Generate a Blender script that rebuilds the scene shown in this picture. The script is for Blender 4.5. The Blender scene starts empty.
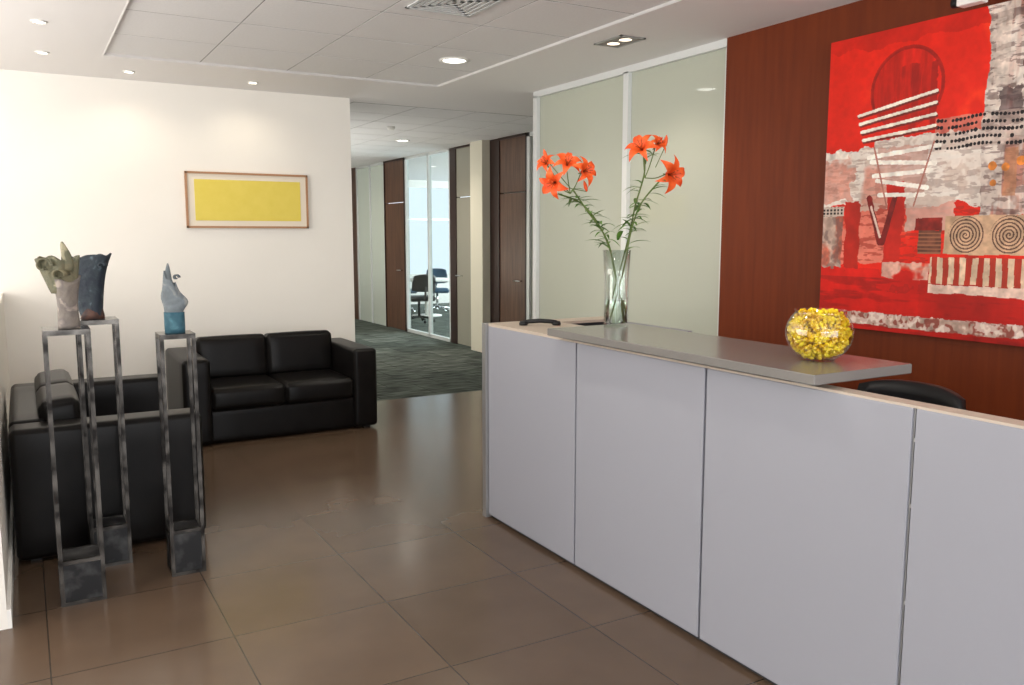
import bpy, bmesh, math, random
import numpy as np
from mathutils import Vector, Matrix, noise
random.seed(7)
scene = bpy.context.scene
scene.view_settings.view_transform = 'Standard'
try: scene.view_settings.look = 'None'
except Exception: pass
COL = scene.collection

# ------------------------------------------------------------ materials
def mat(name, color, rough=0.5, metal=0.0, spec=0.5, emis=None, estr=0.0, trans=0.0, ior=1.45, coat=0.0):
    m = bpy.data.materials.new(name); m.use_nodes = True
    b = m.node_tree.nodes['Principled BSDF']
    b.inputs['Base Color'].default_value = (*color, 1)
    b.inputs['Roughness'].default_value = rough
    b.inputs['Metallic'].default_value = metal
    b.inputs['Specular IOR Level'].default_value = spec
    b.inputs['Transmission Weight'].default_value = trans
    b.inputs['IOR'].default_value = ior
    b.inputs['Coat Weight'].default_value = coat
    if emis:
        b.inputs['Emission Color'].default_value = (*emis, 1)
        b.inputs['Emission Strength'].default_value = estr
    return m
def nodes(m): return m.node_tree.nodes, m.node_tree.links, m.node_tree.nodes['Principled BSDF']
def noisy(m, c1, c2, scale=(1,1,1), nscale=5, detail=4, lo=0.3, hi=0.7, bump=0.0, bscale=None, dist=0.0):
    n, l, b = nodes(m)
    tc = n.new('ShaderNodeTexCoord'); mp = n.new('ShaderNodeMapping')
    mp.inputs['Scale'].default_value = scale
    nz = n.new('ShaderNodeTexNoise'); nz.inputs['Scale'].default_value = nscale; nz.inputs['Detail'].default_value = detail
    nz.inputs['Distortion'].default_value = dist
    cr = n.new('ShaderNodeValToRGB')
    cr.color_ramp.elements[0].position = lo; cr.color_ramp.elements[0].color = (*c1, 1)
    cr.color_ramp.elements[1].position = hi; cr.color_ramp.elements[1].color = (*c2, 1)
    l.new(tc.outputs['Object'], mp.inputs['Vector']); l.new(mp.outputs[0], nz.inputs['Vector'])
    l.new(nz.outputs['Fac'], cr.inputs['Fac']); l.new(cr.outputs['Color'], b.inputs['Base Color'])
    if bump:
        bp = n.new('ShaderNodeBump'); bp.inputs['Strength'].default_value = bump; bp.inputs['Distance'].default_value = 0.01
        nz2 = n.new('ShaderNodeTexNoise'); nz2.inputs['Scale'].default_value = bscale or nscale
        l.new(tc.outputs['Object'], nz2.inputs['Vector'])
        l.new(nz2.outputs['Fac'], bp.inputs['Height']); l.new(bp.outputs[0], b.inputs['Normal'])
    return m

M_wall = noisy(mat('wall_plaster', (0.86,0.82,0.74), 0.7), (0.87,0.84,0.78), (0.89,0.86,0.80), nscale=2)
M_ceil = mat('ceiling_paint', (0.86,0.84,0.83), 0.8)
M_tile_c = noisy(mat('ceiling_tile', (0.8,0.78,0.76), 0.9), (0.78,0.77,0.77), (0.82,0.81,0.81), nscale=60)
M_gap = mat('ceiling_gap', (0.22,0.21,0.20), 0.9)
M_white = mat('white_paint', (0.85,0.84,0.8), 0.5)
M_wood = noisy(mat('mahogany', (0.3,0.08,0.03), 0.42, spec=0.22), (0.130,0.024,0.007), (0.170,0.033,0.009), scale=(6,6,0.5), nscale=4, detail=6)
M_door = noisy(mat('dark_walnut', (0.1,0.04,0.025), 0.35), (0.085,0.042,0.027), (0.17,0.085,0.05), scale=(8,8,0.6), nscale=4)
M_dkframe = mat('dark_frame', (0.035,0.015,0.012), 0.4)
M_cream = mat('cream_paint', (0.80,0.75,0.62), 0.6)
M_alu = mat('aluminium', (0.42,0.42,0.42), 0.35, metal=0.7)
M_alu_w = mat('painted_aluminium', (0.78,0.8,0.8), 0.4, metal=0.2)
M_steel = noisy(mat('raw_steel', (0.4,0.38,0.36), 0.25, metal=0.85), (0.016,0.014,0.013), (0.12,0.11,0.10), nscale=14, detail=5, lo=.38, hi=.68)
M_steelplate = noisy(mat('rusted_plate', (0.1,0.09,0.08), 0.45, metal=0.3), (0.010,0.010,0.011), (0.085,0.085,0.085), nscale=11, detail=8, lo=0.50, hi=0.75)
M_panel = mat('desk_laminate', (0.325,0.332,0.375), 0.42, spec=0.35)
M_gapdark = mat('panel_gap', (0.03,0.03,0.035), 0.6)
M_shelf = mat('counter_top', (0.20,0.19,0.178), 0.2, spec=0.6)
M_beige = mat('desk_cap', (0.52,0.44,0.36), 0.4)
M_leather = noisy(mat('black_leather', (0.012,0.01,0.009), 0.38, spec=0.18), (0.004,0.0035,0.0035), (0.007,0.006,0.0055), nscale=8, bump=0.04, bscale=90)
M_black = mat('black_plastic', (0.01,0.01,0.011), 0.4, spec=.35)
M_water = mat('water', (0.95,1,0.97), 0.0, trans=1.0, ior=1.33)
M_lamp = mat('lamp_glow', (1,1,1), emis=(1.0,0.9,0.72), estr=14)
M_lampw = mat('lamp_glow_white', (1,1,1), emis=(1.0,0.97,0.9), estr=10)
M_chrome = mat('chrome', (0.8,0.8,0.8), 0.12, metal=1)
def thin_glass(name, tint, base=.05, edge=.75):
    m = bpy.data.materials.new(name); m.use_nodes = True
    n = m.node_tree.nodes; l = m.node_tree.links
    t = n.new('ShaderNodeBsdfTransparent'); t.inputs[0].default_value=(*tint,1)
    g = n.new('ShaderNodeBsdfGlossy'); g.inputs['Roughness'].default_value=0.02
    lw = n.new('ShaderNodeLayerWeight'); lw.inputs['Blend'].default_value=.25
    mr = n.new('ShaderNodeMapRange'); mr.inputs[3].default_value=base; mr.inputs[4].default_value=edge
    mx = n.new('ShaderNodeMixShader')
    l.new(lw.outputs['Facing'],mr.inputs[0]); l.new(mr.outputs[0],mx.inputs[0])
    l.new(t.outputs[0], mx.inputs[1]); l.new(g.outputs[0], mx.inputs[2]); l.new(mx.outputs[0], n['Material Output'].inputs[0])
    return m
M_glass = thin_glass('clear_glass',(.93,.97,.95),.05,.7)
M_pane = thin_glass('window_pane',(.93,.98,.97),.07,.3)

# floor tiles
M_floor = mat('floor_tiles', (0.17,0.12,0.085), 0.2, spec=0.55)
n,l,b = nodes(M_floor)
tc = n.new('ShaderNodeTexCoord'); mp = n.new('ShaderNodeMapping'); mp.inputs['Location'].default_value = (-0.65,-0.12,0)
br = n.new('ShaderNodeTexBrick'); br.offset = 0.0; br.squash = 1.0
br.inputs['Scale'].default_value = 1.0; br.inputs['Mortar Size'].default_value = 0.003; br.inputs['Mortar Smooth'].default_value = 0.1
br.inputs['Brick Width'].default_value = 0.65; br.inputs['Row Height'].default_value = 0.65
br.inputs['Color1'].default_value = (0.112,0.073,0.047,1); br.inputs['Color2'].default_value = (0.136,0.089,0.058,1)
br.inputs['Mortar'].default_value = (0.05,0.035,0.025,1)
l.new(tc.outputs['Object'], mp.inputs[0]); l.new(mp.outputs[0], br.inputs['Vector'])
nz = n.new('ShaderNodeTexNoise'); nz.inputs['Scale'].default_value = 3; nz.inputs['Detail'].default_value = 5
mx = n.new('ShaderNodeMix'); mx.data_type='RGBA'; mx.blend_type='MULTIPLY'; mx.inputs[0].default_value = 0.35
l.new(tc.outputs['Object'], nz.inputs['Vector']); l.new(br.outputs['Color'], mx.inputs[6]); l.new(nz.outputs['Fac'], mx.inputs[7])
l.new(mx.outputs[2], b.inputs['Base Color'])
mr = n.new('ShaderNodeMapRange'); mr.inputs[3].default_value = 0.17; mr.inputs[4].default_value = 0.25
l.new(nz.outputs['Fac'], mr.inputs[0]); l.new(mr.outputs[0], b.inputs['Roughness'])

# carpet
M_carpet = mat('carpet', (0.05,0.06,0.055), 0.95, spec=0.1)
n,l,b = nodes(M_carpet)
tc = n.new('ShaderNodeTexCoord'); br = n.new('ShaderNodeTexBrick'); br.offset = 0.5
br.inputs['Scale'].default_value = 1.0; br.inputs['Mortar Size'].default_value = 0.006
br.inputs['Brick Width'].default_value = 0.6; br.inputs['Row Height'].default_value = 0.6
br.inputs['Color1'].default_value = (0.085,0.102,0.090,1); br.inputs['Color2'].default_value = (0.16,0.178,0.158,1)
br.inputs['Mortar'].default_value = (0.05,0.06,0.05,1)
mp = n.new('ShaderNodeMapping'); mp.inputs['Scale'].default_value = (2,14,1)
nz = n.new('ShaderNodeTexNoise'); nz.inputs['Scale'].default_value = 1.6; nz.inputs['Detail'].default_value = 3
cr = n.new('ShaderNodeValToRGB'); cr.color_ramp.elements[0].position=0.42; cr.color_ramp.elements[1].position=0.6
cr.color_ramp.elements[0].color=(0.5,0.5,0.5,1); cr.color_ramp.elements[1].color=(1.4,1.4,1.4,1)
mx = n.new('ShaderNodeMix'); mx.data_type='RGBA'; mx.blend_type='MULTIPLY'; mx.inputs[0].default_value = 1
l.new(tc.outputs['Object'], br.inputs['Vector']); l.new(tc.outputs['Object'], mp.inputs[0]); l.new(mp.outputs[0], nz.inputs['Vector'])
l.new(nz.outputs['Fac'], cr.inputs[0]); l.new(br.outputs['Color'], mx.inputs[6]); l.new(cr.outputs[0], mx.inputs[7]); l.new(mx.outputs[2], b.inputs['Base Color'])

def frosted(name, col, tcol):
    m = bpy.data.materials.new(name); m.use_nodes = True
    n = m.node_tree.nodes; l = m.node_tree.links
    b = n['Principled BSDF']; out = n['Material Output']
    b.inputs['Base Color'].default_value = (*col,1); b.inputs['Roughness'].default_value = 0.05
    b.inputs['Specular IOR Level'].default_value = 0.9
    t = n.new('ShaderNodeBsdfTranslucent'); t.inputs[0].default_value = (*tcol,1)
    mx = n.new('ShaderNodeMixShader'); mx.inputs[0].default_value = 0.4
    l.new(b.outputs[0], mx.inputs[1]); l.new(t.outputs[0], mx.inputs[2]); l.new(mx.outputs[0], out.inputs[0])
    return m
M_frost = frosted('frosted_glass', (0.46,0.475,0.42), (0.80,0.81,0.73))

# ------------------------------------------------------------ mesh helpers
def empty(name, loc=(0,0,0)):
    e = bpy.data.objects.new(name, None); e.location = loc; e.empty_display_size = 0.1
    COL.objects.link(e); return e
def link(ob, parent=None):
    COL.objects.link(ob)
    if parent is not None:
        ob.parent = parent
        ob.matrix_parent_inverse = Matrix.Translation(-parent.location)
    return ob
def from_bm(bm, name, m, parent=None, smooth=False, xf=None):
    if xf is not None: bm.transform(xf)
    me = bpy.data.meshes.new(name); bm.normal_update(); bm.to_mesh(me); bm.free()
    mats = m if isinstance(m, (list,tuple)) else [m]
    for mm in mats: me.materials.append(mm)
    if smooth:
        for p in me.polygons: p.use_smooth = True
    ob = bpy.data.objects.new(name, me)
    return link(ob, parent)
def add_box(bm, lo, hi, mi=0):
    c = [(a+b)/2 for a,b in zip(lo,hi)]; s = [abs(b-a) for a,b in zip(lo,hi)]
    r = bmesh.ops.create_cube(bm, size=1, matrix=Matrix.Translation(c) @ Matrix.Diagonal((*s,1)))
    fs = set()
    for v in r['verts']:
        for f in v.link_faces: fs.add(f)
    for f in fs: f.material_index = mi
    return r['verts']
def box(name, lo, hi, m, parent=None, bevel=0.0, seg=2, xf=None):
    bm = bmesh.new(); add_box(bm, lo, hi)
    if bevel: bmesh.ops.bevel(bm, geom=bm.edges[:], offset=bevel, segments=seg, affect='EDGES', profile=0.5)
    return from_bm(bm, name, m, parent, smooth=False, xf=xf)
def boxes(name, lst, m, parent=None, bevel=0.0):
    bm = bmesh.new()
    for it in lst: add_box(bm, it[0], it[1], it[2] if len(it)>2 else 0)
    if bevel: bmesh.ops.bevel(bm, geom=bm.edges[:], offset=bevel, segments=1, affect='EDGES')
    return from_bm(bm, name, m, parent)
def add_tube(bm, pts, r, seg=8, cap=True, mi=0):
    pts = [Vector(p) for p in pts]; rs = r if isinstance(r,(list,tuple)) else [r]*len(pts)
    rings = []; ref = None
    for i,p in enumerate(pts):
        d = (pts[min(i+1,len(pts)-1)] - pts[max(i-1,0)]).normalized()
        if ref is None: ref = Vector((0,0,1)) if abs(d.z)<0.9 else Vector((1,0,0))
        x = d.cross(ref).normalized(); y = x.cross(d).normalized(); ref = y
        rings.append([bm.verts.new(p + x*math.cos(2*math.pi*k/seg)*rs[i] + y*math.sin(2*math.pi*k/seg)*rs[i]) for k in range(seg)])
    for i in range(len(rings)-1):
        for k in range(seg):
            f = bm.faces.new((rings[i][k], rings[i][(k+1)%seg], rings[i+1][(k+1)%seg], rings[i+1][k])); f.material_index = mi; f.smooth=True
    if cap:
        f=bm.faces.new(rings[0][::-1]); f.material_index=mi
        f=bm.faces.new(rings[-1]); f.material_index=mi
def add_lathe(bm, prof, center, seg=32, mi=0):
    cx,cy,cz = center; rings=[]
    for r,z in prof:
        if r<1e-5: rings.append([bm.verts.new((cx,cy,cz+z))])
        else: rings.append([bm.verts.new((cx+r*math.cos(2*math.pi*k/seg), cy+r*math.sin(2*math.pi*k/seg), cz+z)) for k in range(seg)])
    for i in range(len(rings)-1):
        A,B = rings[i],rings[i+1]
        for k in range(seg):
            k2=(k+1)%seg
            if len(A)==1 and len(B)==1: continue
            if len(A)==1: f=bm.faces.new((A[0],B[k2],B[k]))
            elif len(B)==1: f=bm.faces.new((A[k],A[k2],B[0]))
            else: f=bm.faces.new((A[k],A[k2],B[k2],B[k]))
            f.material_index=mi; f.smooth=True
def cushion(name, lo, hi, m, parent, r=0.04, puff=0.015, xf=None, rot=None, cuts=11):
    bm = bmesh.new(); bmesh.ops.create_cube(bm, size=2)
    bmesh.ops.subdivide_edges(bm, edges=bm.edges[:], cuts=cuts, use_grid_fill=True)
    h = Vector([(b-a)/2 for a,b in zip(lo,hi)]); c = Vector([(a+b)/2 for a,b in zip(lo,hi)])
    K = (cuts+1)//2
    def remap(x, hh):
        s=abs(x); k=s*K; nr=min(3,K-1)
        if k>K-nr: val=(hh-r)+r*(k-(K-nr))/nr
        else: val=(hh-r)*k/(K-nr)
        return math.copysign(val,x)
    for v in bm.verts:
        n0 = list(v.co)
        p = Vector([remap(n0[i],h[i]) for i in range(3)])
        q = Vector([max(-(h[i]-r), min(h[i]-r, p[i])) for i in range(3)])
        d = p-q
        if d.length>1e-9: p = q + d.normalized()*r
        for i in range(3):
            o = [j for j in range(3) if j!=i]
            w = (1-n0[o[0]]**2)*(1-n0[o[1]]**2)
            if abs(n0[i])>0.99: p[i] += math.copysign(puff*w, n0[i])
        v.co = p
    if rot is not None: bm.transform(rot)
    bm.transform(Matrix.Translation(c))
    return from_bm(bm, name, m, parent, smooth=True, xf=xf)

# ------------------------------------------------------------ room shell
H = 2.87
box('floor', (-3,-3,-0.1), (6,7.72,0), M_floor)
box('floor_carpet', (-3,7.72,-0.1), (12,19,0.0), M_carpet)
box('floor_office', (6,-3,-0.1), (12,7.72,0.0), M_carpet)
GX0,GX1,GY0,GY1 = 0.6,3.2,0.05,6.85
RC=.014
boxes('ceiling', [((-3,-3,H),(GX0,19,H+.12)), ((GX1,-3,H),(12,19,H+.12)), ((GX0,GY1,H),(GX1,19,H+.12)), ((GX0,-3,H),(GX1,GY0,H+.12)), ((GX0,GY0,H+RC+.0015),(GX1,GY1,H+.12),1)], [M_ceil, M_gap])
def tiles(name, x0,x1,y0,y1,nx,ny,z0,z1, gap=0.004):
    bm = bmesh.new(); dx=(x1-x0)/nx; dy=(y1-y0)/ny
    for i in range(nx):
        for j in range(ny):
            add_box(bm, (x0+i*dx+gap, y0+j*dy+gap*1.5, z0), (x0+(i+1)*dx-gap, y0+(j+1)*dy-gap*1.5, z1))
    return from_bm(bm, name, M_tile_c)
tiles('ceiling_tiles', GX0,GX1,GY0,GY1,4,10,H+RC,H+RC+.0025, gap=.004)
box('ceiling_grid_corridor',(2.85,8.0,H-.002),(5.5,18.2,H),M_gap)
tiles('ceiling_tiles_corridor', 2.85,5.5,8.0,18.2,4,17,H-.004,H-.0015, gap=.006)
tl=.008
boxes('trim_ceiling', [((GX0-tl,GY0-tl,H-.002),(GX0,GY1+tl,H+.01)),((GX1,GY0-tl,H-.002),(GX1+tl,GY1+tl,H+.01)),((GX0,GY1,H-.002),(GX1,GY1+tl,H+.01)),((GX0,GY0-tl,H-.002),(GX1,GY0,H+.01))], M_ceil)
box('wall_back', (-3,7.82,0), (2.75,7.95,H), M_wall)
box('wall_corridor_left', (2.62,7.95,0), (2.75,19,H), M_wall)
box('wall_corridor_end', (2.75,18.4,0), (5.55,18.5,H), M_wall)
box('wall_left', (-3.1,-3,0), (-3,7.95,H), M_wall)
boxes('wall_left_half', [((-.29,3.9,0),(-.14,7.82,1.15))], M_wall)
box('baseboard_left', (-.14,3.9,0), (-.125,7.82,0.08), M_white)
box('baseboard_back', (-.125,7.805,0), (2.75,7.82,0.08), M_white)
boxes('wall_front', [((-3,-3.15,0),(6,-3,0.3)),((-3,-3.15,2.6),(6,-3,H)),((-3,-3.15,.3),(-2.4,-3,2.6)),((3.8,-3.15,.3),(6,-3,2.6))], M_wall)
w = empty('window_1', (0.7,-3.08,0.3))
boxes('frame', [((-2.4+i*1.55-.025,-3.1,.3),(-2.4+i*1.55+.025,-3.04,2.6)) for i in range(5)], M_alu, w)
boxes('wall_right', [((4.05,-3,0),(4.15,4.25,H))], M_wood)
p = empty('window_2', (4.1,5.4,0))
boxes('mullions', [((4.07,4.25,0),(4.13,4.28,2.83)),((4.06,5.30,0),(4.14,5.36,2.83)),((4.06,6.62,0),(4.14,6.68,2.83)),((4.06,4.25,2.82),(4.14,6.68,2.87)),((4.06,4.25,0),(4.14,6.68,.06))], M_alu_w, p)
box('pane_1', (4.095,4.28,.06),(4.105,5.30,2.82), M_frost, p)
box('pane_2', (4.095,5.36,.06),(4.105,6.62,2.82), M_frost, p)
box('wall_office_side', (4.14,6.60,0),(12,6.68,H), M_wall)
box('wall_office_back', (7.5,-3,0),(7.6,6.6,H), M_wall)
# corridor right wall
X=5.55
def seg(name, y0,y1, m, x0=X, x1=X+.07, z0=0, z1=H): return box(name,(x0,y0,z0),(x1,y1,z1),m)
g = empty('window_3',(X,8,0))
boxes('frame', [((X-.01,6.68,0),(X+.07,6.73,H)),((X-.01,9.2,0),(X+.07,9.27,H)),((X-.01,7.95,0),(X+.07,8.0,H)),((X-.01,6.68,H-.05),(X+.07,9.27,H))], M_alu_w, g)
box('pane', (X+.02,6.7,0),(X+.03,9.22,H-.02), M_frost, g)
def door(name, y0,y1, m=M_door, handle=None, joint=2.15):
    e = empty(name,(X,(y0+y1)/2,0))
    boxes('leaf', [((X,y0+.03,0.01),(X+.05,y1-.03,joint-.006)),((X,y0+.03,joint+.006),(X+.05,y1-.03,H-.03))], m, e)
    boxes('frame', [((X-.015,y0,0),(X+.06,y0+.03,H)),((X-.015,y1-.03,0),(X+.06,y1,H)),((X-.015,y0,H-.03),(X+.06,y1,H))], M_dkframe, e)
    if handle:
        bm=bmesh.new(); yy=handle
        add_tube(bm,[(X,yy,1.02),(X-.05,yy,1.02),(X-.055,yy+.02,1.02),(X-.055,yy+.12,1.02)],0.01,8)
        from_bm(bm,'handle',M_chrome,e)
door('door_1',9.27,10.0,handle=9.4)
seg('trim_1',10.0,10.25,M_dkframe)
seg('trim_2',10.25,10.6,M_cream,X-.12,X+.12)
M_gdoor = mat('grey_panel',(0.36,0.34,0.28),0.25)
door('door_2',10.6,11.3,m=M_gdoor,handle=11.1)
seg('trim_3',11.3,11.5,M_dkframe)
g = empty('window_4',(X,12.3,0))
boxes('frame', [((X,11.5,0),(X+.06,11.54,H)),((X,12.27,0),(X+.06,12.31,H)),((X,13.16,0),(X+.06,13.2,H)),((X,11.5,H-.04),(X+.06,13.2,H)),((X,11.5,0),(X+.06,13.2,.05))], M_alu_w, g)
box('pane', (X+.03,11.52,.02),(X+.036,13.18,H-.02), M_pane, g)
door('door_3',13.2,14.1,handle=13.35)
g = empty('window_5',(X,14.8,0))
boxes('frame', [((X,14.1,0),(X+.06,14.15,H)),((X,14.8,0),(X+.06,14.85,H)),((X,15.5,0),(X+.06,15.55,H)),((X,14.1,H-.04),(X+.06,15.55,H))], M_alu_w, g)
box('pane', (X+.02,14.12,0),(X+.03,15.52,H-.02), M_frost, g)
seg('trim_4',15.55,18.4,M_door)
box('baseboard_corridor',(X-.012,9.3,0),(X,10.2,.07),M_dkframe)
boxes('wall_meeting_end', [((5.62,18.4,0),(12,18.5,.7)),((5.62,18.4,2.7),(12,18.5,H)),((5.62,18.4,.7),(5.9,18.5,2.7))], M_white)
boxes('wall_meeting_side', [((11.5,6.7,0),(11.6,18.4,.7)),((11.5,6.7,2.7),(11.6,18.4,H))], M_white)
g = empty('window_6',(9,18.45,.7))
boxes('frame',[((5.9+i*1.5,18.42,.7),(5.95+i*1.5,18.48,2.7)) for i in range(5)]+[((5.9,18.43,1.95),(12,18.47,2.0))],M_alu_w,g)
g = empty('window_7',(11.55,12,.7))
boxes('frame',[((11.52,7+i*1.6,.7),(11.58,7.05+i*1.6,2.7)) for i in range(8)],M_alu_w,g)
box('wall_meeting_partition',(5.62,10.4,0),(11.5,10.5,H),M_white)

# meeting table + chairs
def cyl(bm, c, r, z0, z1, seg=20): add_lathe(bm,[(0,z0),(r,z0),(r,z1),(0,z1)],(c[0],c[1],0),seg)
t = empty('meeting_table',(7.0,15.6,0))
bm=bmesh.new(); cyl(bm,(7.0,15.6),.6,.71,.74,32); cyl(bm,(7.0,15.6),.04,.02,.71); cyl(bm,(7.0,15.6),.3,0,.02,24)
from_bm(bm,'top_and_base',M_white,t)
M_bluef = mat('blue_fabric',(0.03,0.09,0.16),0.8)
def swivel(name, x,y,ang, m, backz=.97, seatz=.48, wback=.46, arms=True):
    e = empty(name,(x,y,0))
    xf = Matrix.Translation((x,y,0)) @ Matrix.Rotation(ang,4,'Z')   # faces local -Y
    cushion('seat',(-.24,-.24,seatz-.07),(.24,.24,seatz),m,e,r=.03,puff=.01,xf=xf,cuts=7)
    bm=bmesh.new(); N=10; K=8; front=[];back=[]
    for j in range(K+1):
        rf=[];rb=[]
        tz=j/K
        for i in range(N+1):
            s=i/N*2-1
            ww=wback/2*(1-.12*tz**3)
            xx=s*ww; yy=.25-.06*s*s+.05*tz
            zz=seatz+.1+(backz-seatz-.1)*tz-.03*abs(s)**3*(1 if j>K/2 else -1)
            rf.append(bm.verts.new((xx,yy,zz))); rb.append(bm.verts.new((xx,yy+.045,zz)))
        front.append(rf);back.append(rb)
    for j in range(K):
        for i in range(N):
            bm.faces.new((front[j][i],front[j][i+1],front[j+1][i+1],front[j+1][i]))
            bm.faces.new((back[j][i+1],back[j][i],back[j+1][i],back[j+1][i+1]))
        bm.faces.new((front[j][0],front[j+1][0],back[j+1][0],back[j][0])); bm.faces.new((front[j+1][N],front[j][N],back[j][N],back[j+1][N]))
    for i in range(N):
        bm.faces.new((front[0][i+1],front[0][i],back[0][i],back[0][i+1])); bm.faces.new((front[K][i],front[K][i+1],back[K][i+1],back[K][i]))
    from_bm(bm,'backrest',m,e,smooth=True,xf=xf)
    bm=bmesh.new()
    add_tube(bm,[(0,0,seatz-.07),(0,0,.1)],.025,10)
    for k in range(5):
        a=k*2*math.pi/5+.3
        add_tube(bm,[(0,0,.11),(.27*math.cos(a),.27*math.sin(a),.07)],[.022,.014],8)
        bmesh.ops.create_uvsphere(bm,u_segments=10,v_segments=6,radius=.028,matrix=Matrix.Translation((.27*math.cos(a),.27*math.sin(a),.028)))
    add_tube(bm,[(0,.05,seatz-.06),(0,.27,seatz-.03),(0,.32,seatz+.2)],.018,8)
    if arms:
        for s in(-1,1): add_tube(bm,[(s*.2,.05,seatz-.05),(s*.28,.05,seatz-.02),(s*.28,.08,seatz+.2),(s*.28,-.15,seatz+.21)],.014,8)
    from_bm(bm,'frame',M_black if m is not M_bluef else M_chrome,e,xf=xf)
swivel('office_chair',6.35,14.5,math.pi, M_black, backz=.9)
swivel('office_chair.001',7.6,16.4,-.4, M_bluef, backz=.9)
swivel('office_chair.002',6.9,16.6,0, M_bluef, backz=.95)
swivel('office_chair.003',2.90,2.19,-math.pi/2, M_black, backz=.99, wback=.52)

# ------------------------------------------------------------ reception desk
d = empty('reception_desk',(2.5,2.4,0))
ys=[4.15,3.275,2.40,1.525,0.65]
for i in range(4):
    box('front_panel_%d'%(i+1),(2.23,ys[i+1]+.006,.02),(2.25,ys[i]-.006,1.10),M_panel,d,bevel=.002,seg=1)
boxes('carcass',[((2.25,.65,.0),(2.28,4.14,1.095)),((2.25,4.12,0),(3.1,4.15,1.095))],M_gapdark,d)
box('cap_rail',(2.235,.65,1.10),(2.30,3.44,1.108),M_beige,d)
box('end_post',(2.215,4.15,0.0),(2.26,4.19,1.115),M_alu,d)
box('return_panel',(2.26,4.15,.02),(3.1,4.17,1.10),M_panel,d)
boxes('corner_top',[((2.235,3.40,1.10),(2.62,4.17,1.115)),((2.62,4.02,1.10),(3.1,4.17,1.115))],M_beige,d)
boxes('joint_strip',[((2.238,1.526,.02),(2.249,1.531,1.10))]+[((2.234,1.5195,z),(2.24,1.5245,z+.012)) for z in (.2,.5,.8,1.0)],M_alu,d)
box('work_surface',(2.28,.65,.72),(2.8,4.12,.75),M_shelf,d)
boxes('side_supports',[((2.28,.66,0),(2.75,.69,.72)),((3.06,3.44,0),(3.09,4.12,1.095)),((2.3,3.40,.75),(2.6,3.42,1.10))],M_panel,d)
boxes('shelf_supports',[((2.24,y-.03,1.108),(2.29,y+.03,1.126)) for y in(1.95,2.6,3.25)]+[((2.56,y-.02,.75),(2.6,y+.02,1.126)) for y in(2.2,3.25)],M_alu,d)
box('counter_shelf',(2.16,1.83,1.126),(2.65,3.42,1.16),M_shelf,d,bevel=.003,seg=1)

# handset lying on corner top
hs = empty('telephone_handset',(2.43,3.92,1.1155))
bm=bmesh.new()
o_=Vector((2.43,3.92,0)); dd=Vector((.866,-.5,0))
add_tube(bm,[o_-dd*.09+Vector((0,0,1.129)),o_-dd*.06+Vector((0,0,1.136)),o_+Vector((0,0,1.14)),o_+dd*.06+Vector((0,0,1.136)),o_+dd*.09+Vector((0,0,1.129))],[.014,.012,.012,.012,.014],10)
for s in(-1,1): add_lathe(bm,[(0,0),(.022,0),(.025,.008),(.02,.022),(0,.024)],(o_.x+s*dd.x*.09,o_.y+s*dd.y*.09,1.1155),16)
from_bm(bm,'body',M_black,hs,smooth=True)

# ------------------------------------------------------------ sofas
def sofa(name, xf, loc):
    e = empty(name, loc); W=1.53; D=.88; aw=.20
    cushion('arm_left',(-W/2,-D/2,.02),(-W/2+aw,D/2,.67),M_leather,e,r=.028,puff=.004,xf=xf)
    cushion('arm_right',(W/2-aw,-D/2,.02),(W/2,D/2,.67),M_leather,e,r=.028,puff=.004,xf=xf)
    cushion('back_frame',(-W/2+aw-.01,D/2-.17,.03),(W/2-aw+.01,D/2,.68),M_leather,e,r=.025,puff=.003,xf=xf)
    cushion('base',(-W/2+aw-.01,-D/2+.03,.02),(W/2-aw+.01,D/2-.15,.27),M_leather,e,r=.02,puff=.003,xf=xf)
    cw=(W-2*aw)/2
    for k in range(2):
        x0=-W/2+aw+k*cw
        cushion('seat_cushion_%d'%(k+1),(x0+.003,-D/2+.005,.272),(x0+cw-.003,D/2-.22,.43),M_leather,e,r=.03,puff=.012,xf=xf)
        cushion('back_cushion_%d'%(k+1),(x0+.003,D/2-.33,.42),(x0+cw-.003,D/2-.15,.765),M_leather,e,r=.032,puff=.012,xf=xf,rot=Matrix.Rotation(-.10,4,'X'))
    bm=bmesh.new()
    for sx in(-1,1):
        for sy in(-1,1): add_box(bm,(sx*(W/2-.08)-.025,sy*(D/2-.08)-.025,0),(sx*(W/2-.08)+.025,sy*(D/2-.08)+.025,.04))
    from_bm(bm,'feet',M_black,e,xf=xf)
sofa('leather_sofa', Matrix.Translation((1.755,7.08,0)), (1.755,7.08,0))
sofa('leather_sofa.001', Matrix.Translation((.335,5.40,0)) @ Matrix.Rotation(math.pi/2,4,'Z'), (.335,5.40,0))

# ------------------------------------------------------------ framed yellow print
f = empty('framed_print',(1.8,7.80,1.9))
x0,x1,z0,z1 = 1.255,2.32,1.665,2.148
M_frame = mat('light_wood_frame',(0.42,0.22,0.11),0.4)
t_=.018
boxes('frame',[((x0,7.790,z0),(x1,7.818,z0+t_)),((x0,7.790,z1-t_),(x1,7.818,z1)),((x0,7.790,z0),(x0+t_,7.818,z1)),((x1-t_,7.790,z0),(x1,7.818,z1))],M_frame,f)
box('mat_board',(x0+.016,7.80,z0+.016),(x1-.016,7.815,z1-.016),mat('mat_board',(0.80,0.72,0.60),.7),f)
M_yel = noisy(mat('yellow_print',(0.8,0.62,0.06),.6),(0.77,0.62,0.10),(0.80,0.65,0.12),nscale=12,detail=6)
box('print',(x0+.075,7.797,z0+.065),(x1-.07,7.801,z1-.065),M_yel,f)

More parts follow.
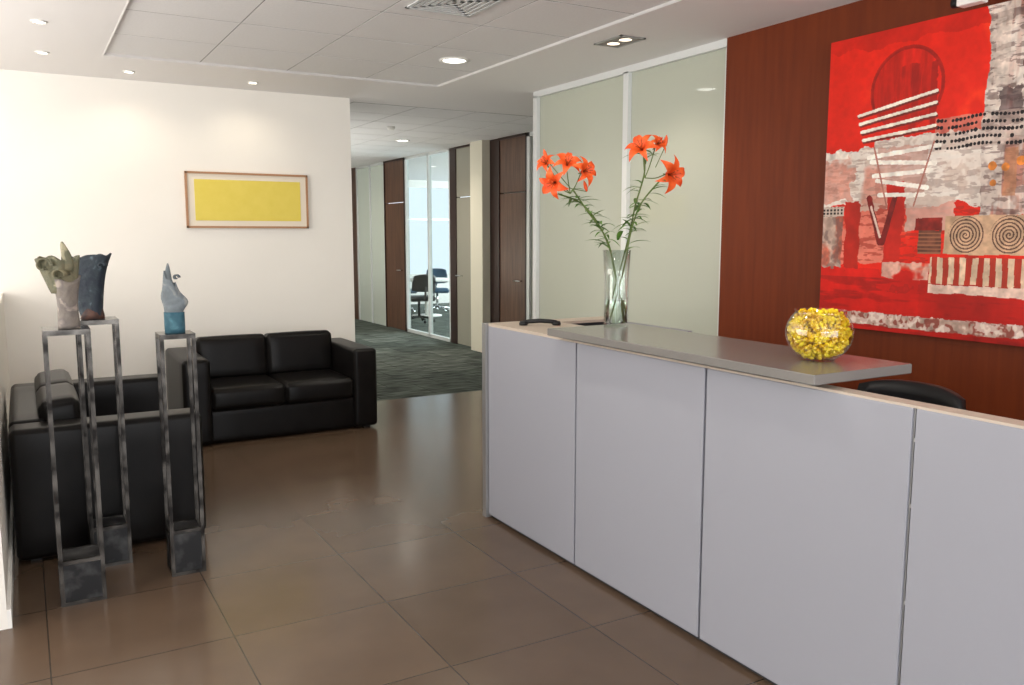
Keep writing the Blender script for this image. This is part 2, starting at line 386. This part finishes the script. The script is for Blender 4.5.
# ------------------------------------------------------------ big abstract painting
N=520
U,V = np.meshgrid((np.arange(N)+.5)/N,(np.arange(N)+.5)/N)   # U right, V down
rng=np.random.RandomState(3)
def vnoise(s, oct=4, sx=1, sy=1):
    out=np.zeros_like(U); amp=1;tot=0
    for o in range(oct):
        g=rng.rand(int(s*sy*2**o)+3,int(s*sx*2**o)+3)
        x=U*s*sx*2**o; y=V*s*sy*2**o; xi=x.astype(int); yi=y.astype(int); fx=x-xi; fy=y-yi
        fx=fx*fx*(3-2*fx); fy=fy*fy*(3-2*fy)
        out+=amp*((g[yi,xi]*(1-fx)+g[yi,xi+1]*fx)*(1-fy)+(g[yi+1,xi]*(1-fx)+g[yi+1,xi+1]*fx)*fy); tot+=amp; amp*=.6
    return out/tot
n1=vnoise(5);n2=vnoise(12);n3=vnoise(40,3);n4=vnoise(4,4,8,1);n5=vnoise(60,2);n6=vnoise(5,4,1,7);n7=vnoise(25,3,1,4)
C=np.zeros((N,N,3))
def rgb(*c): return np.array(c)/255.
def ss(x,t,w=.05): return np.clip((x-t)/w,0,1)
def put(mask,c,var=None,amt=.15):
    global C
    col=np.ones((N,N,3))*rgb(*c)
    if var is not None: col=col*(1+amt*(var[...,None]-.5)*2)
    mm=np.clip(mask.astype(float),0,1)[...,None]
    C=C*(1-mm)+col*mm
def R(u0,u1,v0,v1,j=.012):
    return (U+(n2-.5)*j*3>u0)&(U+(n3-.5)*j*2<u1)&(V+(n3-.5)*j*2>v0)&(V+(n2-.5)*j*3<v1)
def line(u0,v0,u1,v1,w):
    dx,dy=u1-u0,v1-v0; L=dx*dx+dy*dy; tt=np.clip(((U-u0)*dx+(V-v0)*dy)/L,0,1)
    return np.hypot(U-u0-tt*dx,V-v0-tt*dy)<w*(.7+.6*n3)
put(U>-1,(226,34,12),n1,.10)
put(ss(n1,.52,.1)*(V<.36)*.7,(240,64,24),n2,.1)
put(R(0,.6,-1,.05,.02)*.6,(190,28,14),n2,.2)
rr=np.hypot((U-.31)/.13,(V-.2)/.13)
put((rr<1)&(V<.33),(205,32,16),n4,.3); put(((rr<1.04)&(rr>.95)&(V<.26))*.6,(130,22,16),n3,.3)
put(R(.20,.42,.13,.34,.01)*ss(n4,.45,.15)*.75,(150,24,16),n2,.3)
pale=R(-.1,.60,.385,.58,.02)|R(.2,.60,.355,.40,.012)
put(pale,(226,212,200),n2,.12); put(pale*ss(n3,.5,.15)*.4,(168,140,124),n2,.2); put(pale*ss(n6,.5,.1)*.5,(242,234,224)); put(pale*ss(n1,.58,.08)*.5,(200,90,66),n2,.2)
put(pale*ss(n7,.56,.04)*.4,(148,120,110),n3,.2)
put(R(.215,.40,.385,.55,.01)*.45,(190,120,104),n4,.3)
put(R(-.1,.12,.40,.57,.03)*ss(n2,.45,.1)*.6,(205,120,100),n3,.2)
lm=R(-.1,.6,.57,.78,.02); put(lm*ss(n1,.5,.08)*.55,(215,190,172),n2,.2); put(lm*ss(n7,.55,.04)*.5,(150,40,28),n2,.2)
rc=R(.58,.78,-1,.62,.012)
put(rc,(208,190,178),n2,.2); put(rc*ss(n4,.5,.1)*.55,(150,70,52),n3,.3); put(rc*ss(n5,.5,.2)*.4,(110,90,88),n3,.3); put(rc*ss(n2,.52,.08)*.6,(238,228,216)); put(rc*ss(n7,.56,.03)*.5,(94,70,66),n3,.3)
put(R(.70,.76,-.1,.25,.02)*.8,(90,45,42),n3,.4)
put(R(.60,.645,.02,.24,.004)*.6,(214,196,182),n3,.3); put(R(.65,.69,.42,.56,.004)*.7,(178,120,84),n3,.2)
for (cu,cv,cr_) in ((.615,.47,.013),(.655,.475,.012),(.70,.46,.014),(.62,.52,.01)): put(np.hypot(U-cu,V-cv)<cr_*(.8+.5*n2),(200,120,50),n3,.3)
put(R(.78,1.1,-1,.6,.01),(210,40,22),n1,.2)
put(R(.63,.69,.24,.36,.02)*.7,(80,62,62),n3,.4)
band=R(.42,.80,.31,.41,.004)
put(band*.55,(190,168,156),n3,.2)
for k in range(5):
    vv=.318+.021*k
    for i in range(30):
        uu=.43+i*.0125
        if rng.rand()<.9: put(np.hypot(U-uu,(V-vv-.004*math.sin(i*.4)))<.0044+.002*rng.rand(),(28,20,24))
put(R(.10,.155,.56,.80,.012),(176,34,20),n2,.2)
put(R(.26,.325,.50,.82,.012),(190,34,20),n2,.2)
put(line(.19,.55,.24,.70,.010)|line(.29,.55,.25,.70,.010),(110,24,20),n3,.3)
put(line(.2,.58,.24,.68,.004),(220,190,175))
lower=R(.33,.5,.55,.66,.012); put(lower*.8,(205,182,168),n2,.2)
lc=R(-1,.085,.60,.86,.006); put(lc,(190,160,144),n3,.2); put(lc*ss(n2,.5,.1)*.7,(170,70,50),n3,.3); put(lc*ss(n5,.52,.1)*.5,(110,88,84))
put(R(-1,.09,.575,.61,.003),(200,180,165)); put(R(-1,.088,.578,.607,.002)&(np.sin(U*420)>-.3)&(np.sin(V*560)>-.5),(40,30,30),n3,.3)
put(R(-1,.10,.385,.41,.008),(225,212,200),n3,.2)
for k in range(4):
    a_,b_,c_,d_=.13+.008*k,.268+.028*k,.42,.222+.036*k
    put(line(a_+.004,b_+.007,c_+.004,d_+.007,.005),(120,40,30)); put(line(a_,b_,c_,d_,.0050),(238,226,210),n3,.1)
for k in range(5):
    sl=(.012,-.006,.008,-.01,.004)[k]
    put(line(.18+.012*k,.40+.034*k+sl,.44-.012*k,.405+.036*k-sl,.007),(245,236,224),n3,.1)
put(line(.20,.38,.26,.58,.003)|line(.42,.38,.36,.58,.003),(170,110,95),n3,.2)
put(R(-1,.45,.79,1.1,.015),(200,24,12),n1,.2); put(R(.40,1.1,.79,1.1,.015),(188,24,12),n1,.25)
put(ss(n6,.55,.1)*(V>.82)*.5,(140,18,12),n3,.2)
sb=R(.475,.80,.615,.735,.003); put(sb,(196,158,126),n3,.15)
for cu in(.545,.68):
    q=np.hypot(U-cu,(V-.675)); an=np.arctan2(V-.675,U-cu)
    put((q<.058)&(np.sin(q*600+an)>.25),(92,62,50),n3,.2)
bx=R(.385,.465,.66,.735,.003); put(bx,(105,62,46),n3,.3); put(bx&(np.sin(V*500)>.3),(150,96,70))
bx=R(.37,.465,.62,.66,.003); put(bx,(130,32,24),n3,.3)
pk=R(.43,.85,.745,.83,.004); put(pk,(170,50,32),n2,.2); put(pk&(np.sin(U*165+(n2-.5)*2)>.0),(214,182,152),n3,.15)
put(R(.26,.43,.765,.82,.008)*ss(n2,.4,.1)*.8,(215,190,172),n3,.2)
put(R(.43,.8,.832,.86,.006)*.9,(226,206,188),n3,.2)
put(R(.20,.42,.835,.865,.006)*ss(n3,.45,.1)*.8,(160,24,16),n3,.2)
bs=R(.12,1.1,.94,.982,.006); put(bs,(196,164,148),n3,.3); put(bs*ss(n5,.5,.1)*.7,(130,46,36)); put(bs*ss(n3,.55,.05)*.7,(228,214,202))
C*= (1+.12*(n3[...,None]-.5))
C=np.clip(C,0,1); Clin=np.where(C<=.04045,C/12.92,((C+.055)/1.055)**2.4)
PY0,PY1,PZ0,PZ1=3.37,1.80,1.09,2.665
px=3.992
yy=PY0+(PY1-PY0)*np.arange(N+1)/N; zz=PZ1+(PZ0-PZ1)*np.arange(N+1)/N
YY,ZZ=np.meshgrid(yy,zz)
verts=np.stack([np.full_like(YY,px),YY,ZZ],-1).reshape(-1,3)
idx=(np.arange(N)[:,None]*(N+1)+np.arange(N)[None,:]).reshape(-1)
faces=np.stack([idx,idx+(N+1),idx+(N+1)+1,idx+1],-1)
me=bpy.data.meshes.new('painted_surface'); me.from_pydata(verts.tolist(),[],faces.tolist())
ca=me.color_attributes.new('paint','FLOAT_COLOR','CORNER')
cc=np.ones((N*N,4,4),dtype=np.float32); cc[:,:,:3]=Clin.reshape(-1,1,3)
ca.data.foreach_set('color',cc.ravel())
M_paint=mat('painting',(1,0,0),.5,spec=.3)
n,l,b=nodes(M_paint); at=n.new('ShaderNodeAttribute'); at.attribute_name='paint'; l.new(at.outputs['Color'],b.inputs['Base Color'])
me.materials.append(M_paint)
pt=empty('abstract_painting',(4.01,2.58,1.88))
link(bpy.data.objects.new('painted_surface',me),pt)
box('canvas_stretcher',(3.994,PY1,PZ0),(4.028,PY0,PZ1),mat('canvas_edge',(0.35,0.05,0.03),.7),pt)

# ------------------------------------------------------------ sculptures & pedestals
def pedestal(name, x,y,w,h,bh=.2):
    e=empty(name,(x+w/2,y+w/2,0)); s=.017
    L=[]
    for (cx,cy) in((x,y),(x+w-s,y),(x,y+w-s),(x+w-s,y+w-s)): L.append(((cx,cy,0),(cx+s,cy+s,h)))
    for z in(0,bh-s,h-s):
        L+= [((x+s,y,z),(x+w-s,y+s,z+s)),((x+s,y+w-s,z),(x+w-s,y+w,z+s)),((x,y+s,z),(x+s,y+w-s,z+s)),((x+w-s,y+s,z),(x+w,y+w-s,z+s))]
    boxes('frame',L,M_steel,e)
    box('ballast_box',(x+.006,y+.003,.012),(x+w-.006,y+w-.006,bh-.004),M_steelplate,e)
    box('top_plate',(x,y,h),(x+w,y+w,h+.005),M_steel,e)
    return e
pedestal('steel_pedestal',.058,4.02,.18,1.20)
pedestal('steel_pedestal.001',.205,4.42,.18,1.20)
pedestal('steel_pedestal.002',.525,4.13,.155,1.145,.22)

def clay(name,c1,c2,c3):
    m=noisy(mat(name,c1,.7),c1,c2,nscale=14,detail=8,lo=.35,hi=.65,bump=.8,bscale=30,dist=1.0)
    n,l,b=nodes(m); cr=[x for x in n if x.type=='VALTORGB'][0]
    e=cr.color_ramp.elements.new(.55); e.color=(*c3,1); return m
def loft(name, fn, nz, seg, m, parent, thick=.008):
    bm=bmesh.new(); rings=[]
    for j in range(nz+1):
        rings.append([bm.verts.new(fn(j/nz,2*math.pi*k/seg)) for k in range(seg)])
    for j in range(nz):
        for k in range(seg): bm.faces.new((rings[j][k],rings[j][(k+1)%seg],rings[j+1][(k+1)%seg],rings[j+1][k]))
    bm.faces.new(rings[0][::-1])
    o=from_bm(bm,name,m,parent,smooth=True)
    md=o.modifiers.new('t','SOLIDIFY'); md.thickness=thick; md.offset=0
    return o
RV=Vector((.867,-.4985,0)); DV=Vector((.4985,.867,0))
cA=Vector((.145,4.10,1.209)); M_cA=clay('olive_ceramic',(0.16,0.14,0.08),(0.32,0.29,0.19),(0.11,0.11,0.07)); M_cA2=clay('grey_ceramic',(0.21,0.18,0.15),(0.33,0.28,0.24),(0.15,0.13,0.12))
sA=empty('ceramic_sculpture',cA)
def fA(t,a):
    r=.042-.010*math.sin(t*3.1)+.012*t
    return cA+RV*(.015+r*math.cos(a)*(1+.1*math.sin(3*a)))+DV*(r*.8*math.sin(a))+Vector((0,0,t*(.21+.015*math.sin(2*a))))
loft('foot',fA,14,28,M_cA2,sA)
def fA2(t,a):
    r=.048+.032*t**.8; ruff=1+.10*t*math.sin(5*a+1)+.06*t*math.sin(9*a)
    return cA+RV*(.004-.020*t+r*math.cos(a)*ruff)+DV*(r*.6*math.sin(a)*ruff)+Vector((0,0,.15+.145*t+ t*t*(.008*math.sin(3*a+.5)+.006*math.sin(7*a))))
loft('fan',fA2,14,60,M_cA,sA)
def fA3(t,a):
    r=.028*(1-t)**.7+.003
    return cA+RV*(.028+.01*math.sin(t*4)+r*math.cos(a))+DV*(-.02+r*.6*math.sin(a))+Vector((0,0,.24+.125*t))
loft('spire',fA3,10,16,M_cA,sA,.003)
def curl(parent,name,c,rad,m,wd=.03):
    bm=bmesh.new(); P=[]
    for i in range(26):
        a=i/25*5.2; r=rad*(1-.6*i/25)
        P.append((c+RV*(r*math.cos(a))+Vector((0,0,r*math.sin(a))) ))
    pr=None
    for q in P:
        a_=bm.verts.new(q-DV*wd/2); b_=bm.verts.new(q+DV*wd/2)
        if pr: bm.faces.new((pr[0],pr[1],b_,a_))
        pr=(a_,b_)
    o=from_bm(bm,name,m,parent,smooth=True); md=o.modifiers.new('t','SOLIDIFY'); md.thickness=.007
curl(sA,'curl_1',cA+RV*-.042-DV*.04+Vector((0,0,.265)),.04,M_cA,.06); curl(sA,'curl_2',cA+RV*.018-DV*.045+Vector((0,0,.225)),.034,M_cA,.05)
cB=Vector((.278,4.50,1.209)); M_cB=clay('slate_ceramic',(0.015,0.022,0.035),(0.10,0.14,0.17),(0.028,0.04,0.05))
M_rust=clay('rust_ceramic',(0.10,0.045,0.03),(0.24,0.11,0.06),(0.04,0.025,0.025))
sB=empty('ceramic_sculpture.001',cB)
def fB(t,a):
    w=.042+.060*t**1.3; dp=.03+.02*t
    ca,sa=math.cos(a),math.sin(a); ca=math.copysign(abs(ca)**.6,ca); sa=math.copysign(abs(sa)**.7,sa)
    return cB+RV*(w*ca*(1+.05*math.sin(6*t))-.012*math.sin(t*3))+DV*(dp*sa)+Vector((0,0,t*(.295+.008*math.cos(a)+.006*math.sin(5*a))))
loft('vessel',fB,18,44,M_cB,sB)
def fB2(t,a):
    r=.050*(1-.2*t)
    return cB+RV*(r*math.cos(a)*(1+.1*math.sin(5*a)))+DV*(r*.8*math.sin(a))+Vector((0,0,t*.06))
loft('foot_ring',fB2,3,24,M_rust,sB)
curl(sB,'curl',cB+RV*.075-DV*.03+Vector((0,0,.25)),.022,M_cB)
cC=Vector((.602,4.207,1.152)); M_cC=clay('blue_grey_ceramic',(0.12,0.14,0.15),(0.30,0.30,0.28),(0.16,0.19,0.21)); M_teal=clay('teal_glaze',(0.025,0.09,0.13),(0.09,0.22,0.27),(0.04,0.12,0.16))
sC=empty('ceramic_sculpture.002',cC)
def fC(t,a):
    w=.038+.022*math.exp(-((t-.52)/.16)**2)-.016*t**4
    off=.012*math.exp(-((t-.5)/.2)**2)-.012*t
    ca,sa=math.cos(a),math.sin(a)
    return cC+RV*(off+w*ca)+DV*(.026*(1-.4*t)*sa)+Vector((0,0,.045+t*(.205+.03*t*(-ca)+.01*math.sin(4*a)*t)))
loft('body',fC,18,28,M_cC,sC)
def fC2(t,a):
    r=.042*(1+.04*math.sin(7*a))
    return cC+RV*(r*math.cos(a))+DV*(r*.75*math.sin(a))+Vector((0,0,t*.095))
loft('glazed_base',fC2,5,28,M_teal,sC)
def fC3(t,a):
    r=.02*(1-t)**.8+.002
    return cC+RV*(-.022+.004*t+r*math.cos(a))+DV*(r*.6*math.sin(a))+Vector((0,0,.22+.10*t))
loft('peak',fC3,8,14,M_cC,sC,.003)
curl(sC,'ear',cC+RV*.018+Vector((0,0,.255)),.018,M_cC,.02)

# ------------------------------------------------------------ flower vase
vb=Vector((2.50,3.33,1.1605)); fv=empty('lily_vase',vb)
bm=bmesh.new()
add_lathe(bm,[(0,0),(.058,0),(.060,.01),(.058,.12),(.060,.25),(.068,.37),(.065,.37),(.056,.25),(.054,.12),(.054,.018),(0,.018)],vb,40)
from_bm(bm,'glass',M_glass,fv)
bm=bmesh.new(); add_lathe(bm,[(0,.0185),(.0535,.0185),(.0535,.12),(.0535,.13),(0,.13)],vb,32); from_bm(bm,'water',M_water,fv)
M_stem=mat('stem_green',(0.10,0.15,0.03),.5); M_leaf=noisy(mat('leaf_green',(0.10,0.28,0.03),.45),(0.05,0.15,0.02),(0.16,0.32,0.05),nscale=20)
M_petal=noisy(mat('orange_petal',(0.85,0.14,0.02),.5),(0.76,0.065,0.01),(0.90,0.15,0.025),nscale=25)
M_sta=mat('stamen',(0.25,0.05,0.01),.6)
S=.00494
def P(du,z,dep=0.):
    return Vector((vb.x,vb.y,0))+RV*du*S+DV*dep+Vector((0,0,z))
def zof(v): return 1.6+4.215*(-.1248+.9922*(342.5-v)/850)
def bez(pts,n=16):
    out=[]; pts=[Vector(p) for p in pts]; m=len(pts)
    for i in range(m-1):
        p0=pts[max(i-1,0)];p1=pts[i];p2=pts[i+1];p3=pts[min(i+2,m-1)]
        for k in range(n):
            t=k/n
            out.append(.5*((2*p1)+(-p0+p2)*t+(2*p0-5*p1+4*p2-p3)*t*t+(-p0+3*p1-3*p2+p3)*t**3))
    out.append(pts[-1]); return out
stems=bmesh.new(); leaves=bmesh.new(); pet=bmesh.new()
def add_leaf(bm,base,dirv,L,W,droop=.4,mi=0):
    d=dirv.normalized(); up=Vector((0,0,1)); s=d.cross(up)
    if s.length<.1: s=Vector((1,0,0))
    s.normalize(); prev=None
    nrm=s.cross(d)
    for i in range(9):
        t=i/8; c=base+d*L*t+Vector((0,0,-droop*L*t*t)); w=W*math.sin(math.pi*(.06+.94*t)**.8)*.5+.0004
        row=[bm.verts.new(c-s*w+nrm*w*.3),bm.verts.new(c),bm.verts.new(c+s*w+nrm*w*.3)]
        if prev:
            for k in range(2):
                f=bm.faces.new((prev[k],prev[k+1],row[k+1],row[k])); f.smooth=True; f.material_index=mi
        prev=row
def lily(c,axis,size=.075,op=1.0,twist=0):
    ax=axis.normalized(); x=ax.orthogonal().normalized(); y=ax.cross(x)
    for k in range(6):
        a=twist+k*math.pi/3+(.08 if k%2 else 0); rad=x*math.cos(a)+y*math.sin(a); tan=ax.cross(rad)
        Wd=size*(.46 if k%2 else .60); prev=None
        for i in range(11):
            t=i/10
            r=size*op*(1.1*t**1.2); h=size*(.75*math.sin(t*2.2)-.3*t*t)
            q=c+rad*r+ax*h; w=Wd*math.sin(math.pi*(.1+.9*t)**.9)*.5+.0006
            curlv=ax*w*.35
            row=[pet.verts.new(q-tan*w+curlv),pet.verts.new(q),pet.verts.new(q+tan*w+curlv)]
            if prev:
                for j in range(2):
                    f=pet.faces.new((prev[j],prev[j+1],row[j+1],row[j])); f.smooth=True
            prev=row
        add_tube(pet,[c,c+ax*size*.5+rad*size*.08,c+ax*size*.95+rad*size*.28],.0014,5,mi=1)
        bmesh.ops.create_icosphere(pet,subdivisions=1,radius=.0045,matrix=Matrix.Translation(c+ax*size*.97+rad*size*.28))
def bud(c,ax,L=.06):
    ax=ax.normalized(); add_tube(pet,[c,c+ax*L*.3,c+ax*L*.7,c+ax*L],[.004,.009,.008,.001],8)
CAM=Vector((-.5,-.86,.0))
stemL=[(10,1.19),(-2,1.42),(-10,1.58),(-30,1.72),(-44,1.82)]
stemL2=[(6,1.19),(-2,1.45),(-14,1.62),(-34,1.75),(-58,1.80)]
stemR=[(-10,1.19),(3,1.42),(12,1.60),(18,1.75),(26,1.90),(24,2.0)]
stemR2=[(-6,1.19),(6,1.43),(13,1.62),(22,1.75),(40,1.86)]
STS=((stemL,-.01),(stemL2,.02),(stemR,.015),(stemR2,-.02))
for st,dp in STS:
    add_tube(stems,bez([P(a,z,dp) for a,z in st],8),.0040,7)
for st,dp in STS:
    pp=bez([P(a,z,dp) for a,z in st],8)
    for i,q in enumerate(pp):
        if q.z>1.56:
            for rep in range(2):
                if random.random()<(.6 if q.z<1.78 else .25):
                    a=random.uniform(0,6.28); dv=Vector((math.cos(a),math.sin(a),random.uniform(.1,.8)))
                    add_leaf(leaves,q,dv,random.uniform(.06,.12),random.uniform(.014,.022),random.uniform(.2,.7))
for du,v in((-38,212),(-20,228),(30,205),(20,232),(28,240),(-25,240),(10,225),(2,236),(24,215),(-30,222),(-15,246),(18,248)):
    add_leaf(leaves,P(du*.4,zof(v)-.02,0),RV*(du*.04)+Vector((0,0,.6))+DV*random.uniform(-.6,.6),.13,.026,.4)
fl=[(-60,184,(-.4,-.2),.085),(-50,170,(.1,.6),.08),(-36,175,(.6,.2),.08),(-68,168,(-.5,.6),.06),
    (24,155,(-.4,.5),.09),(47,176,(.5,-.1),.10),(36,150,(.5,.6),.06)]
for i,(du,v,(ar,au),sz) in enumerate(fl):
    c=P(du,zof(v),random.uniform(-.03,.03))
    add_tube(stems,[c-(RV*ar+CAM*.6+Vector((0,0,au)))*.02, c],.003,5)
    tgt=P(-46,zof(195)) if du<0 else P(26,zof(180))
    add_tube(stems,bez([tgt,(tgt+c)/2+Vector((0,0,-.01)),c],4),.0026,5)
    lily(c,RV*ar+CAM*.75+Vector((0,0,au)),sz*.88,1.0,random.random())
for du,v in((45,142),(-69,155),(-30,185)):
    c=P(du,zof(v+8)); tgt=P(-46,zof(190)) if du<0 else P(36,zof(170)); add_tube(stems,[tgt,c],.002,5); bud(c,RV*(.1 if du>0 else -.3)+Vector((0,0,1)),.055)
from_bm(stems,'stems',M_stem,fv); from_bm(leaves,'leaves',M_leaf,fv); from_bm(pet,'lily_blooms',[M_petal,M_sta],fv)

# ------------------------------------------------------------ fish bowl with yellow crystals
bc=Vector((2.440,2.055,1.1605)); fb=empty('glass_bowl',bc)
Rb=.116; zc=.098
prof=[]
for i in range(0,25):
    a=-math.pi/2+.48+(math.pi/2+.62-.48+.15)*i/24
    prof.append((Rb*math.cos(a), zc+.105*math.sin(a)*1.0))
prof=[(0,0),(prof[0][0],0)]+prof[1:]
rimr,rimz=prof[-1]; prof+=[(rimr+.006,rimz+.008)]
bm=bmesh.new(); add_lathe(bm,prof,bc,48); bmesh.ops.remove_doubles(bm,verts=bm.verts[:],dist=1e-5)
bmesh.ops.recalc_face_normals(bm,faces=bm.faces[:])
from_bm(bm,'glass',M_glass,fb)
M_ycr=noisy(mat('yellow_crystal',(0.95,0.7,0.03),.12,spec=.8,trans=.0),(0.75,0.40,0.0),(1.0,0.76,0.03),nscale=30,detail=3,lo=.38,hi=.62)
bm=bmesh.new(); cnt=0
while cnt<1300:
    q=Vector((random.uniform(-1,1),random.uniform(-1,1),random.uniform(-1,.84)))
    if q.length>1 or q.length<.70 and q.z<.6: continue
    z=zc+q.z*.096
    if z<.010: continue
    p_=bc+Vector((q.x*.106,q.y*.106,z))
    mtx=Matrix.Translation(p_)@Matrix.Rotation(random.uniform(0,3),4,'X')@Matrix.Rotation(random.uniform(0,3),4,'Z')@Matrix.Diagonal((random.uniform(.6,1.3),random.uniform(.5,1.1),random.uniform(.5,1),1))
    bmesh.ops.create_icosphere(bm,subdivisions=1,radius=.0088,matrix=mtx); cnt+=1
from_bm(bm,'yellow_crystals',M_ycr,fb)

# ------------------------------------------------------------ ceiling fixtures
def downlight(name,x,y,r,z=H,energy=20,col=(1,.86,.66),m=M_lamp,angle=110):
    e=empty(name,(x,y,z))
    bm=bmesh.new(); add_lathe(bm,[(r,0),(r*1.02,-.006),(r*.82,-.010),(r*.74,-.002),(r*.74,0)],(x,y,z),32); from_bm(bm,'ring',M_white,e)
    bm=bmesh.new(); add_lathe(bm,[(0,-.003),(r*.74,-.003)],(x,y,z),32); from_bm(bm,'lens',m,e)
    ld=bpy.data.lights.new('lamp','SPOT'); ld.energy=energy; ld.color=col; ld.spot_size=math.radians(angle); ld.spot_blend=.9; ld.shadow_soft_size=r*.7
    lo=bpy.data.objects.new('lamp',ld); lo.location=(x,y,z-.03); link(lo,e); return e
downlight('ceiling_downlight',2.86,5.83,.11,H+RC,60,(1,.93,.8),M_lampw,150)
downlight('ceiling_downlight.001',4.52,10.8,.10,H-.006,70,(1,.93,.8),M_lampw,150)
for i,(x,y) in enumerate([(.18,5.98),(.217,6.95),(.82,7.42),(1.77,7.42)]):
    downlight('ceiling_downlight.%03d'%(i+2),x,y,.045,H,7,angle=150)
downlight('ceiling_downlight.006',1.55,2.8,.11,H+RC,45,(1,.93,.8),M_lampw,150)
downlight('ceiling_downlight.007',4.5,14.5,.10,H-.006,60,(1,.93,.8),M_lampw,150)
tw=empty('recessed_twin_light',(3.50,4.67,H))
boxes('bezel',[((3.41,4.53,H-.006),(3.59,4.81,H))],mat('lamp_recess',(.25,.22,.2),.5),tw)
boxes('rim',[((3.40,4.52,H-.008),(3.60,4.535,H)),((3.40,4.805,H-.008),(3.60,4.82,H)),((3.40,4.52,H-.008),(3.415,4.82,H)),((3.585,4.52,H-.008),(3.60,4.82,H))],M_alu,tw)
M_bulb=mat('warm_bulb',(1,1,1),emis=(1,.82,.6),estr=2)
for k in(-1,1):
    bm=bmesh.new(); add_lathe(bm,[(0,-.008),(.032,-.008),(.042,-.0065)],(3.5,4.67+k*.065,H),20); from_bm(bm,'lamp_%d'%(k+2),M_bulb,tw)
ld=bpy.data.lights.new('beam','SPOT'); ld.energy=30; ld.color=(1,.85,.65); ld.spot_size=2.2; ld.spot_blend=.8; ld.shadow_soft_size=.05
lo=bpy.data.objects.new('beam',ld); lo.location=(3.5,4.67,H-.04); link(lo,tw)
vx0,vx1=1.97,2.38; vy0,vy1=4.20,4.64
v=empty('air_vent',((vx0+vx1)/2,(vy0+vy1)/2,H))
L=[]
for k in range(6):
    o=k*.034
    a0,a1,b0,b1=vx0+o,vx1-o,vy0+o,vy1-o; z0,z1=H+RC-.010+.001*k,H+RC-.003; wd=.022
    L+=[((a0,b0,z0),(a1,b0+wd,z1)),((a0,b1-wd,z0),(a1,b1,z1)),((a0,b0,z0),(a0+wd,b1,z1)),((a1-wd,b0,z0),(a1,b1,z1))]
boxes('louvres',L,M_alu_w,v)
box('plenum',(vx0+.01,vy0+.01,H+RC-.003),(vx1-.01,vy1-.01,H+RC),M_gap,v)
sp=empty('sprinkler',(3.84,9.52,H)); bm=bmesh.new(); add_lathe(bm,[(.05,0),(.05,-.02),(.035,-.04),(0,-.045)],(3.84,9.52,H-.006),20); from_bm(bm,'housing',M_white,sp)  # corridor ceiling sprinkler, simplified to a round housing
sc=empty('security_camera',(3.9,2.5,2.7))
box('body',(3.84,2.42,2.655),(3.90,2.54,2.70),M_white,sc,bevel=.006)
bm=bmesh.new(); add_lathe(bm,[(0,0),(.022,0),(.022,.03),(.018,.03),(.014,.024),(0,.024)],(0,0,0),20)
from_bm(bm,'lens',M_black,sc,xf=Matrix.Translation((3.865,2.54,2.678))@Matrix.Rotation(-math.pi/2,4,'X'))
bm=bmesh.new(); add_tube(bm,[(3.87,2.48,2.70),(3.87,2.48,2.76),(4.05,2.48,2.76)],.01,8); from_bm(bm,'bracket',M_white,sc)

# ------------------------------------------------------------ daylight + lamps
def area(name,loc,rot,sx,sy,e,col=(1,1,1)):
    ld=bpy.data.lights.new(name,'AREA'); ld.shape='RECTANGLE'; ld.size=sx; ld.size_y=sy; ld.energy=e; ld.color=col
    o=bpy.data.objects.new(name,ld); o.location=loc; o.rotation_euler=rot; COL.objects.link(o); return o
area('window_daylight',(.7,-2.95,1.5),(math.radians(103),0,0),5.8,2.2,170,(.99,.985,.98))
area('meeting_daylight',(11.3,14,1.7),(math.radians(90),0,math.radians(90)),7,1.9,500,(.9,.96,1))
area('office_backlight',(7.3,5.0,1.7),(math.radians(90),0,math.radians(90)),3,1.9,120,(1,1,.96))  # added lamp in the windowless office so the frosted panes look backlit
area('stair_daylight',(-2.8,4.5,1.6),(math.radians(95),0,math.radians(-90)),5,2,145,(1,.97,.93))
area('ceiling_fill',(.5,-1.2,1.9),(math.radians(160),0,0),1.5,1.0,80,(1,.985,.97))  # added unseen lamp behind the camera, lifts the near ceiling
area('stair_ceiling_fill',(-1.6,5.0,1.2),(math.radians(180),math.radians(-20),0),1.5,3,55,(1,.96,.92))  # added unseen lamp beyond the half wall to brighten the far ceiling
area('corridor_fill',(3.05,12.5,.9),(math.radians(180),math.radians(-25),0),.4,6,65,(1,.97,.92))  # added lamp hidden behind the back wall, lightens the corridor ceiling
wd=bpy.data.worlds.new('world'); scene.world=wd; wd.use_nodes=True
bg=wd.node_tree.nodes['Background']; bg.inputs[0].default_value=(.80,.90,1,1); bg.inputs[1].default_value=1.5

# ------------------------------------------------------------ camera
cd=bpy.data.cameras.new('camera'); cd.lens=850/1024*36; cd.sensor_width=36; cd.clip_start=.05
co=bpy.data.objects.new('camera',cd); co.location=(0,0,1.6); co.rotation_euler=(math.radians(90-7.17),0,math.radians(-29.9))
COL.objects.link(co); scene.camera=co
